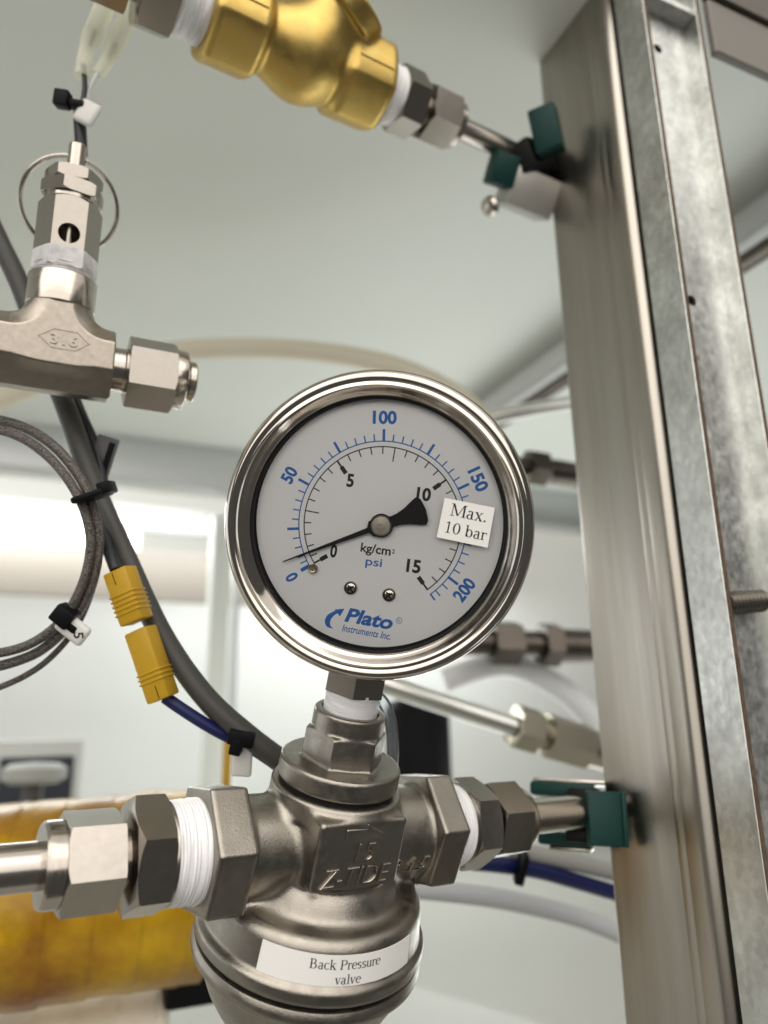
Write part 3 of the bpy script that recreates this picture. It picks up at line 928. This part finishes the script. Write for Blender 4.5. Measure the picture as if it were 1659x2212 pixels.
A0 = cab(P(1310, 1790, 238)); A0 = Vector((A0.x, A0.y, 0))     # left rear corner of the strut (cabinet mm)
ZTOP, ZBOT = HC - .6, -235.0
r = 3.4; pr = []
def corner(cx, cy, r, a0, a1, n=8):
    return [(cx + r * math.cos(R_(a0 + (a1 - a0) * i / n)), cy + r * math.sin(R_(a0 + (a1 - a0) * i / n))) for i in range(n + 1)]
WST = 41.0
pr = [(20, 0)] + corner(1.6, -1.6, 1.6, 90, 180) + [(0, -29.0), (.10, -29.3), (.10, -29.6), (0, -29.9), (0, -32.2), (.09, -32.5), (.09, -32.8), (0, -33.1)] + corner(3.6, -WST + 3.6, 3.6, 180, 270) + [(6.2, -WST), (6.2, -WST + 9), (20, -WST + 9)]
post = thing("steel_post", "brushed stainless post carrying both green clamps, right of the gauge", "post", TM(CB, A0.x, A0.y, 0))
obj("strut", prism(pr, ZBOT, ZTOP), STRUT, post, smooth=40)
GX, GY = A0.x + 2.2, A0.y - 55.8
gal = thing("galvanised_upright", "galvanised steel channel with spangled face and two dark holes at the right edge", "post", TM(CB, GX, GY, 0))
HT, ZM = ZTOP - ZBOT - .5, (ZTOP + ZBOT) / 2
WCH = 27.5


def drilled_web(holes):
    """the back web of the channel, drilled"""
    me = bpy.data.meshes.new("tmp"); v, f = box(WCH - 3, 1.6, HT, c=(WCH / 2, 6.8, ZM))
    me.from_pydata(v, [], f); o = bpy.data.objects.new("tmp", me); COL.objects.link(o)
    outs = []
    for x, z in holes:
        cv, cf = lathe([(1.9, -6), (1.9, 6)], 24)
        m4 = T(x, 6.8, z) @ RX(90)
        mc = bpy.data.meshes.new("tmpc"); mc.from_pydata([tuple(m4 @ Vector(p)) for p in cv], [], cf)
        oc = bpy.data.objects.new("tmpc", mc); COL.objects.link(oc); outs.append(oc)
        for m_ in (me, mc):
            bm = bmesh.new(); bm.from_mesh(m_); bmesh.ops.recalc_face_normals(bm, faces=bm.faces[:]); bm.to_mesh(m_); bm.free()
        md = o.modifiers.new("b", 'BOOLEAN'); md.operation = 'DIFFERENCE'; md.object = oc; md.solver = 'EXACT'
    dg = bpy.context.evaluated_depsgraph_get()
    q = bpy.data.meshes.new_from_object(o.evaluated_get(dg))
    res = [tuple(k.co) for k in q.vertices], [tuple(k.vertices) for k in q.polygons]
    for x in [o] + outs: bpy.data.objects.remove(x)
    return res


def ray_plane_y(px, py, yplane):
    """cabinet point where the sight line through a photo point meets a plane y = const"""
    d = cab(P(px, py, 1000))
    return d * (yplane / d.y)


YW = GY + 6.0
h1 = ray_plane_y(1421, 105, YW); h2 = ray_plane_y(1494, 649, YW)
capz = ray_plane_y(1481, 64, YW).z
obj("flange", box(1.6, 13, HT, .15, 1, c=(.8, 6.6, ZM)), GALV, gal, smooth=0)
obj("flange", box(1.6, 7.6, HT, .15, 1, c=(WCH - .8, 3.9, ZM)), GALV, gal, smooth=0)
obj("cut_edge", box(1.3, .4, HT - .4, 0, c=(.85, 0, ZM)), RUST, gal, smooth=0)
obj("cut_edge", box(1.3, .4, HT - .4, 0, c=(WCH - .8, 0, ZM)), RUST, gal, smooth=0)
obj("web", drilled_web([(h1.x - GX, h1.z), (h2.x - GX, h2.z)]), GALV, gal, smooth=0)
obj("end_cap", box(WCH - 3.4, 5.8, 2, 0, c=(WCH / 2, 3.0, min(capz + 1, ZTOP - 2))), GALV, gal, smooth=0)
obj("added_dark_back", box(WCH - 3.4, 1.2, HT - 3, 0, c=(WCH / 2, 13.0, ZM)), DARKSTEEL, gal, smooth=0)  # unseen plate added behind the web so the holes look dark
obj("added_dark_side", box(1.2, 5.2, HT - 3, 0, c=(WCH - 2.2, 10.4, ZM)), DARKSTEEL, gal, smooth=0)  # unseen strip added to keep light out from behind the web
# threaded stud
s0, s1 = (CB @ (ray_plane_y(x_, y_, GY + 2.6) * MM) for x_, y_ in ((1566, 1304), (1656, 1296)))
SM = frame(s0, s1 - s0, UPW)
ln = (s1 - s0).length / MM
pf = [(0, -.5), (2.4, -.5)]
z = -.4
while z < ln - 2.2:
    pf += [(3.3, z + .2), (3.3, z + .45), (2.1, z + .95), (2.1, z + 1.15)]; z += 1.55
pf += [(2.7, ln - 1.6), (2.5, ln - .7), (1.7, ln - .1), (0, ln)]
tag(obj("threaded_stud", lathe(pf, 32), MACH, M=SM, smooth=50), "short threaded steel stud sticking out of the galvanised channel", "bolt")

# rail under the ceiling behind the posts
YR = GY - 4.0
q0 = ray_plane_y(1600, 130, YR); q1 = ray_plane_y(1600, 26, YR)
tag(obj("top_rail", box(600, 3, q1.z - q0.z, .6, 1, c=(GX + WCH + 1 + 300, YR + 2, (q0.z + q1.z) / 2)), mat("grey painted rail", (.15, .138, .12), .5, .1), M=CB), "grey horizontal rail running off to the right at the top right corner", "rail")
tag(obj("top_rail", box(600, 4.6, 60, .8, 1, c=(GX + WCH + 1 + 300, YR + 1.4, q1.z + 30.6)), DARKSTEEL, M=CB), "dark rail above the grey one in the top right corner", "rail")

# ------------------------------------------------------------------ green pipe clamps
def clamp_frame(px, py, d, zdir, xdir): return frame(P(px, py, d), zdir, xdir)


F3 = D(.3, 0, -.95)
K1 = frame(P(1158, 312, 291), D(-.50, -.05, -.86), UPW)        # z towards the viewer's left front, x up
c1 = thing("pipe_clamp", "green plastic pipe clamp with grey base block and round screw, high on the steel post", "clamp", K1, "green pipe clamps on the steel post")
def place(px, py, d, zdir, updir): return frame(P(px, py, d), zdir, updir)


UPD = D(.03, 1, .12)
ZL = D(-.40, -.1, -.9)
obj("jaw", box(16.5, 10.0, 9, .9, 2), GREEN, c1, place(1181, 284, 284, ZL, D(-.12, 1, .2)), smooth=40)
obj("jaw", box(11.5, 10.0, 9, .9, 2), GREEN, c1, place(1084, 368, 290, D(.25, -.3, -.9), D(.15, 1, .1)), smooth=40)
obj("rubber_liner", G().add(box(12, 13, 22, 1.5, 2)), RUBBER, c1, place(1146, 352, 296, D(-.6, -.2, -.75), D(-.35, 1, 0)), smooth=40)
obj("base_block", box(15, 21, 13, 1.5, 2), mat("grey clamp base", (.42, .41, .38), .35, .5), c1, place(1140, 418, 298, D(.3, -.35, -.9), D(.22, 1, 0)), smooth=40)
obj("screw_head", lathe([(2.2, 0), (3.6, .6), (3.9, 2), (3.2, 3.6), (1.6, 4.4), (0, 4.5)], 28), BRUSH, c1, frame(P(1066, 444, 293), D(-.75, -.35, -.55), UPW))

K2 = frame(P(1290, 1765, 236), D(.15, .1, -.98), UPW)
c2 = thing("pipe_clamp", "green plastic pipe clamp holding the lower steel tube against the steel post", "clamp", K2, "green pipe clamps on the steel post")
ZF = D(.10, .35, -.93)
obj("jaw", G().add(box(15.4, 10.6, 3.6, .5, 2)), GREEN, c2, place(1306, 1768, 227, ZF, D(.055, 1, .3)), smooth=40)
obj("jaw_rim", box(15.6, 1.5, 3.9, .45, 2), GREEN, c2, place(1346, 1769, 226.9, ZF, D(.055, 1, .3)), smooth=40)
obj("jaw", box(4.2, 20, 11, 1.0, 2), GREEN, c2, place(1218, 1708, 243, D(-.35, .4, -.85), D(.05, 1, .3)), smooth=40)
obj("jaw", box(4.0, 17, 10, 1.0, 2), GREEN, c2, place(1225, 1813, 240, D(-.35, .4, -.85), D(.03, 1, .3)), smooth=40)
obj("rubber_liner", box(4.0, 9, 12, 1.0, 2), RUBBER, c2, place(1262, 1716, 237, D(-.35, .3, -.85), D(.05, 1, .3)), smooth=40)
obj("rubber_liner", box(4.2, 9, 12, 1.0, 2), RUBBER, c2, place(1258, 1803, 236, D(-.35, .3, -.85), D(.03, 1, .3)), smooth=40)
obj("strap", box(1.3, 22.5, 9, .5, 2), BRUSH, c2, place(1232, 1690, 245, D(-.35, .4, -.85), D(.03, 1, .3)), smooth=40)
obj("strap", box(1.3, 13, 9, .5, 2), BRUSH, c2, place(1235, 1832, 241, D(-.35, .3, -.85), D(.03, 1, .3)), smooth=40)


# ------------------------------------------------------------------ cables on the left
def cable(name, pts, rpx, m, label, cat, group=None, seg=16, n=12, parent=None):
    """pts: (photo x, photo y, depth mm); rpx: radius in mm"""
    w_ = [P(*p) for p in pts]
    M = Matrix.Translation(w_[0])
    loc = [(q_ - w_[0]) / MM for q_ in w_]
    o = obj(name, sweep(loc, rpx, seg, n), m, parent, M if not parent else M, smooth=60)
    if not parent: tag(o, label, cat, group)
    return o


cable("grey_cable", [(-40, 440, 232), (0, 525, 231), (45, 620, 230), (100, 770, 226), (150, 900, 220), (205, 1055, 214), (270, 1200, 210), (350, 1370, 206), (440, 1500, 203), (540, 1592, 202), (640, 1665, 204)],
      2.95, GREYC, "thick grey cable running from behind the forged tee down to the cast valve", "cable")
cable("black_cable", [(150, 830, 226), (178, 900, 224), (206, 965, 223), (222, 1040, 221), (222, 1110, 214), (232, 1180, 206), (250, 1232, 202)],
      1.55, BLKC, "thin black cable leading down into the top of the upper yellow plug", "cable")
cable("black_cable", [(222, 1080, 216), (262, 1210, 214), (318, 1345, 212), (390, 1460, 210), (470, 1555, 208), (560, 1620, 207), (650, 1690, 208)],
      1.3, BLKC, "thin black cable running close along the left underside of the thick grey cable", "cable")
cable("blue_cable", [(356, 1506, 200), (395, 1533, 200), (450, 1568, 201), (500, 1595, 203), (550, 1620, 205), (620, 1668, 208)],
      1.65, BLUE, "dark blue cable leaving the bottom of the lower yellow plug", "cable")
# braided loops
GL = "braided steel cables coiled at the left edge"
cable("braided_cable", [(-60, 925, 200), (0, 929, 200), (60, 953, 199), (118, 1000, 199), (165, 1065, 198), (190, 1130, 198), (195, 1190, 198), (178, 1262, 198), (140, 1332, 198), (85, 1380, 198), (25, 1405, 198), (-60, 1418, 198)],
      1.25, BRAID, "inner braided steel cable of the coil at the left edge", "cable", GL)
cable("braided_cable", [(-60, 905, 203), (0, 908, 203), (66, 930, 202), (128, 975, 201), (180, 1045, 200), (207, 1120, 200), (212, 1190, 200), (193, 1275, 200), (150, 1348, 200), (92, 1402, 200), (30, 1430, 200), (-60, 1452, 200)],
      1.35, BRAID, "outer braided steel cable of the coil at the left edge", "cable", GL)
cable("braided_cable", [(212, 1110, 204), (217, 1180, 203), (205, 1255, 203), (170, 1345, 203), (115, 1415, 203), (50, 1462, 203), (-40, 1500, 203)],
      .85, BRAID, "thinnest dark braided cable hanging outside the coil at the left edge", "cable", GL)


# ties and tags
def tie(name, label, cxy, d, ax, wd, ht, thick, head, group="black cable ties"):
    """flat band seen across the cables with a square head"""
    t = thing(name, label, "cable tie", frame(P(cxy[0], cxy[1], d), D(0, 0, -1), ax), group)
    obj("band", box(wd, ht, thick, .6, 2), BLACK, t, smooth=40)
    obj("head", box(head[2], head[3], head[4], .5, 2), BLACK, t, TM(WM[t.name], head[0], head[1], 1.0), smooth=40)
    return t


tie("cable_tie", "black cable tie binding the thick grey cable to the braided coil", (200, 1072), 198, D(.93, .32, 0), 8.6, 1.7, 9, (4.6, .7, 3.4, 3.2, 6))
tie("cable_tie", "black cable tie round the lower end of the braided coil", (150, 1345), 197, D(.75, -.6, 0), 6.5, 2.2, 5, (-1.8, 1.0, 5.4, 4.8, 5))
tie("cable_tie", "black cable tie binding the blue cable to the thick grey cable", (524, 1590), 201, D(.9, -.2, 0), 6.8, 4.0, 7, (-.8, -2.0, 3.2, 5.0, 5))
tg = obj("cable_tag", box(6.4, 12.5, .9, .4, 2), TAGD, M=frame(P(222, 988, 222), D(.1, 0, -1), D(.93, -.30, .2)), smooth=40)
obj("tag_stripe", box(2.0, 10.5, .95, .2, 1, c=(1.5, -.2, .1)), BLACK, tg, smooth=0)
tag(tg, "dark flag tag held on the cables above the upper black tie", "tag", "marker tags on the cables")
tg = obj("cable_tag", box(8.6, 5.6, 2.4, 1.1, 3), TAGM, M=frame(P(158, 1358, 196), D(0, 0, -1), D(.75, -.6, 0)), smooth=40)
tag(tg, "off white tag under the tie on the braided coil", "tag", "marker tags on the cables")
tv, tf = text("5", 2.6, 1.7, .02)
g = G().add((tv, tf), T(2.4, 0, 1.22) @ RZ(-50)); obj("tag_mark", g, INK, tg, smooth=0)
tg = obj("cable_tag", box(5.4, 9.2, 1.6, .75, 3), TAGM, M=frame(P(523, 1640, 202), D(0, 0, -1), D(1, -.05, 0)), smooth=40)
tag(tg, "off white tag hanging from the tie on the blue cable", "tag", "marker tags on the cables")


# yellow thermocouple plug and socket
def plug(name, label, cxy, d, ax, L, Wd, notch):
    M = frame(P(cxy[0], cxy[1], d), D(-.25, .05, -.95), ax)   # x along the plug
    t = thing(name, label, "connector", M, "yellow thermocouple connectors")
    obj("shell", G().add(box(L, Wd, 5.6, .55, 2)), YEL, t, smooth=40)
    g = G()
    for k in range(5 if notch > 0 else 3):
        x = (-.6 + 1.25 * k) if notch > 0 else (2.0 + 1.2 * k)
        g.add(box(.55, Wd + .55, 6.1, .2, 1, c=(x, 0, 0)))
    obj("grip_rib", g, YEL, t, smooth=40)
    obj("slit", box(3.4, .22, .1, 0, c=(-notch * (L / 2 - 2.2), -notch * .6, 2.81)), BLACK, t, smooth=0)
    return t


AXP = D(.40, -.92, .0)
plug("cable_plug", "upper yellow cable plug with ribbed grip hanging from the thin black cable", (277, 1287), 200, AXP, 14.6, 7.1, 1)
plug("cable_socket", "lower yellow cable socket joined to the plug above and the blue cable below", (328, 1434), 199, AXP, 19.2, 6.9, -1)

# cable behind the relief valve with its crimp terminals
cable("black_cable", [(176, 335, 222), (174, 290, 222), (172, 250, 222), (176, 222, 222)], 1.75, BLKC, "short black cable sleeve rising behind the relief valve stem", "cable")
cable("black_wire", [(178, 225, 222), (183, 190, 223), (181, 150, 224), (179, 140, 224)], .75, BLKC, "black wire inside the left clear crimp sleeve at upper left", "wire")
cable("white_wire", [(184, 222, 223), (194, 190, 225), (208, 165, 226), (220, 150, 227)], .7, HOSEW, "white wire leading to the right clear crimp sleeve at upper left", "wire")
t = tie("cable_tie", "small black cable tie on the cable above the relief valve", (160, 226), 220, D(1, -.15, 0), 7.0, 2.0, 4, (-3.0, .5, 4.2, 4.6, 4))
tg = obj("cable_tag", box(6.6, 7.2, 1.6, 1.2, 3), TAGM, M=frame(P(189, 243, 219), D(-.1, .1, -1), D(.85, -.5, 0)), smooth=40)
tag(tg, "off white tag wrapped round the cable above the relief valve", "tag", "marker tags on the cables")


def sleeve(label, pts, r0, r1):
    t = thing("crimp_sleeve", label, "crimp terminal", Matrix.Translation(P(*pts[0])), "clear crimp sleeves at upper left")
    w_ = [(P(*p) - P(*pts[0])) / MM for p in pts]
    obj("sleeve", sweep(w_, lambda u: r0 + (r1 - r0) * min(max((u - .35) / .2, 0), 1), 20, 8), CLEAR, t, smooth=60)
    a = w_[1]; b = w_[2]
    obj("metal_barrel", sweep([a, (a + b) / 2, b], 1.0, 12, 4), mat("tinned crimp", (.55, .6, .55), .35, 1), t, smooth=60)
    return t


sleeve("left clear crimp sleeve with a black wire at upper left", [(177, 165, 224), (188, 105, 226), (204, 68, 228), (228, 10, 232)], 2.1, 2.9)
sleeve("right clear crimp sleeve with a white wire at upper left", [(212, 162, 227), (232, 130, 228), (250, 95, 230), (284, 18, 234)], 1.9, 2.7)

# ------------------------------------------------------------------ things farther inside the cabinet
cable("beige_hose", [(-60, 880, 425), (0, 862, 425), (90, 828, 425), (200, 792, 425), (390, 758, 425), (560, 752, 425), (700, 762, 425), (830, 785, 420), (930, 822, 415), (1010, 872, 410), (1060, 940, 405)], 5.6, HOSEB,
      "translucent beige hose arching behind the tee and the gauge", "hose")
cable("steel_pipe", [(980, 930, 420), (1075, 900, 420), (1150, 885, 420), (1260, 868, 420)], 4.2, PALE, "blurred slim steel pipe beside the upper right of the gauge", "pipe", n=6)


def fit_chain(label, a, b, segs, group="blurred pipe fittings behind the gauge"):
    p0, p1 = P(*a), P(*b); M = frame(p0, p1 - p0, UPW); L = (p1 - p0).length / MM
    t = thing("pipe_fitting", label, "pipe fitting", M, group)
    for nm, u0, u1, rr, hx in segs:
        z0, z1 = u0 * L, u1 * L
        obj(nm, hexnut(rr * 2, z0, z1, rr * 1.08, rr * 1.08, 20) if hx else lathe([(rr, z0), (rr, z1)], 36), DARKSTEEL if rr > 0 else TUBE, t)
    return t


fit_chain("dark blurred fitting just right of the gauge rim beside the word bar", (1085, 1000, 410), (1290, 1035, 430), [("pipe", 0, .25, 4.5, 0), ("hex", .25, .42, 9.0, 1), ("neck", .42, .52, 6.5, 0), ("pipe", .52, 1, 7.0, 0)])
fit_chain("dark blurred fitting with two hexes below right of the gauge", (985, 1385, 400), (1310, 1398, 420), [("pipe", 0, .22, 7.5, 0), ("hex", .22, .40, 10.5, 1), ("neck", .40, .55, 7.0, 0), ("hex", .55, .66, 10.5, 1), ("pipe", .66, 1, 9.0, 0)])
t = fit_chain("pale blurred hex fitting at the end of the pipe beside the steel post", (1095, 1562, 330), (1330, 1632, 345), [("hex", .06, .26, 8.4, 1), ("neck", .26, .34, 7.0, 0), ("hex", .34, .72, 8.6, 1), ("collar", .72, 1, 8.0, 0)])
for o in t.children: o.data.materials[0] = mat("nickel plated brass", (.42, .39, .31), .3, 1)
cable("steel_pipe", [(790, 1462, 318), (860, 1487, 320), (980, 1527, 325), (1110, 1569, 330)], 4.4, PALE, "pale steel pipe sloping down right from behind the gauge stem", "pipe", n=6)
cable("white_hose", [(960, 1470, 430), (1050, 1440, 430), (1120, 1440, 430), (1200, 1480, 432), (1260, 1530, 434), (1330, 1620, 436)], 7.0, HOSEW, "blurred white hose arching behind the pale hex fitting", "hose", n=8)
mt = thing("motor", "black blurred cylinder standing behind the gauge stem", "motor", TM(CB, *cab(P(905, 1700, 560))))
obj("housing", lathe([(0, 0), (22, 0), (24.5, 3), (24.5, 56), (20, 62), (0, 63)], 48), BLACK, mt)
obj("end_cap", lathe([(0, 62.6), (15, 62.6), (14, 66), (0, 67)], 48), RUBBER, mt)
obj("base_ring", lathe([(25, .5), (25, 4.5)], 48), RUBBER, mt)
cable("clear_hose", [(800, 1500, 205), (826, 1515, 206), (842, 1555, 207), (848, 1610, 208), (846, 1680, 210)], 1.7, CLEARB, "thin clear hose looping behind the bonnet of the cast valve", "hose")
cable("white_hose", [(860, 1915, 300), (960, 1925, 305), (1060, 1938, 312), (1160, 1958, 320), (1260, 1985, 326), (1360, 2025, 332)], 4.0, mat("grey white hose", (.46, .47, .48), .4), "white hose running from behind the cast bowl to the steel post", "hose", n=8)
cable("blue_cable", [(1020, 1862, 275), (1080, 1868, 278), (1160, 1880, 284), (1240, 1902, 290), (1360, 1938, 300)], 2.9, BLUE, "thick blue cable running behind the steel post at lower right", "cable", n=8)
cable("grey_cable", [(1090, 1838, 282), (1150, 1845, 286), (1220, 1858, 290), (1360, 1892, 300)], 3.2, GREY2, "light grey cable lying just above the thick blue cable", "cable", n=8)
tie("cable_tie", "black cable tie round the blue and light grey cables at lower right", (1128, 1868), 276, D(.25, 1, 0), 9.5, 2.4, 9, (-4.6, .2, 3.6, 3.4, 5))

# yellow wrapped pipe and white wrapped pipe at lower left
def wrapped(name, label, a, b, r, m, group=None):
    p0, p1 = P(*a), P(*b); M = frame(p0, p1 - p0, UPW); L = (p1 - p0).length / MM
    rn = random.Random(4); ph = [rn.random() * 6.28 for _ in range(8)]
    n = 150
    prof = [(0, 0)] + [(r, L * i / n) for i in range(n + 1)] + [(r * .9, L + 3), (0, L + 4)]
    def wob(a_, j, m_):
        if j in (0, m_ - 1): return 0
        return r * .012 * (math.sin(a_ * 3 + j * .06 + ph[0]) + math.sin(a_ * 2 - j * .09 + ph[1]) + .35 * math.sin(a_ * 7 + j * .2 + ph[2])) + r * .016 * (((a_ / 6.283 + j * .04) % 1.0) - .5)
    return tag(obj(name, lathe(prof, 72, wob), m, M=M, smooth=60), label, "pipe", group)


wrapped("wrapped_pipe", "thick pipe in yellow brown wrap behind the left steel tube", (-160, 1968, 300), (430, 1905, 330), 38, WRAP)
wrapped("wrapped_pipe", "white wrapped pipe at the bottom left corner under the yellow one", (-200, 2335, 300), (345, 2243, 330), 21, WRAPW)
bx = thing("dark_bracket", "black bracket beside the cast bowl under the yellow wrapped pipe", "bracket", TM(CB, *cab(P(440, 2090, 335))))
obj("foot", box(34, 16, 26, 2, 2, c=(0, 0, 0)), BLACK, bx, smooth=40)
obj("arm", box(12, 14, 40, 2, 2, c=(6, 10, 18)), BLACK, bx, smooth=40)
# boxes and frames farther back at the left
d0 = 640
sq = thing("wall_box", "small dark box with white rim on the back panel at far left", "box", TM(CB, *cab(P(70, 1690, 560))))
obj("rim", box(66, 12, 60, 2, 2), WHITE2, sq, smooth=40)
obj("dark_face", box(50, 3, 44, 1, 1, c=(2, -7, -4)), DKBLUE, sq, smooth=40)
fl = thing("round_valve", "blurred grey valve handle in front of the dark box at far left", "valve", TM(CB, *cab(P(70, 1715, 470))))
obj("stem", lathe([(6, -20), (6, 8)], 32), GREYC, fl)
obj("handle", lathe([(0, 6), (14, 6), (19, 9), (19, 15), (14, 18), (0, 19)], 48), GREY2, fl)

led = thing("ceiling_light", "long glowing white light panel at the left edge below the ceiling rail", "light", TM(CB, *cab(P(-10, 1128, 900))))
obj("diffuser", box(330, 8, 50, 2, 2), emit("light panel", (1, 1, .98), 2.6), led, smooth=40)
obj("frame", G().add(box(350, 10, 7, 1, 1, c=(0, 2, 29))).add(box(350, 10, 7, 1, 1, c=(0, 2, -29))), ALU, led, smooth=40)
def backbox(name, label, cat, x, y, d, sx, sy, sz, m, group=None):
    return tag(obj(name, box(sx, sy, sz, 2, 2), m, M=TM(CB, *cab(P(x, y, d))), smooth=40), label, cat, group)


backbox("board", "beige board below the glowing light panel at the left edge", "board", 120, 1232, 880, 520, 10, 62, BEIGE)
backbox("frame_post", "pale vertical aluminium frame post left of the gauge", "post", 465, 1460, 760, 20, 20, 330, WHITE, "pale frame members behind the gauge")
backbox("frame_post", "slim grey vertical frame post left of the gauge stem beside the pale one", "post", 502, 1460, 800, 7, 12, 320, ALU, "pale frame members behind the gauge")
backbox("frame_beam", "pale horizontal aluminium frame beam between the light panel and the gauge", "beam", 380, 1128, 930, 150, 10, 34, ALU, "pale frame members behind the gauge")
backbox("yellow_rod", "thin yellow rod standing behind the cast valve", "rod", 490, 1660, 420, 5, 5, 60, YEL)
backbox("frame_beam", "upper grey rail among the diagonal ceiling frame lines beside the steel post", "beam", 1190, 800, 560, 20, 900, 16, WHITE2, "pale frame members behind the gauge")
backbox("frame_beam", "dark lower rail among the diagonal ceiling frame lines beside the steel post", "beam", 1200, 835, 540, 9, 900, 7, DARKSTEEL, "pale frame members behind the gauge")
backbox("frame_beam", "topmost pale rail among the diagonal ceiling frame lines beside the steel post", "beam", 1230, 690, 560, 30, 900, 10, WHITE2, "pale frame members behind the gauge")
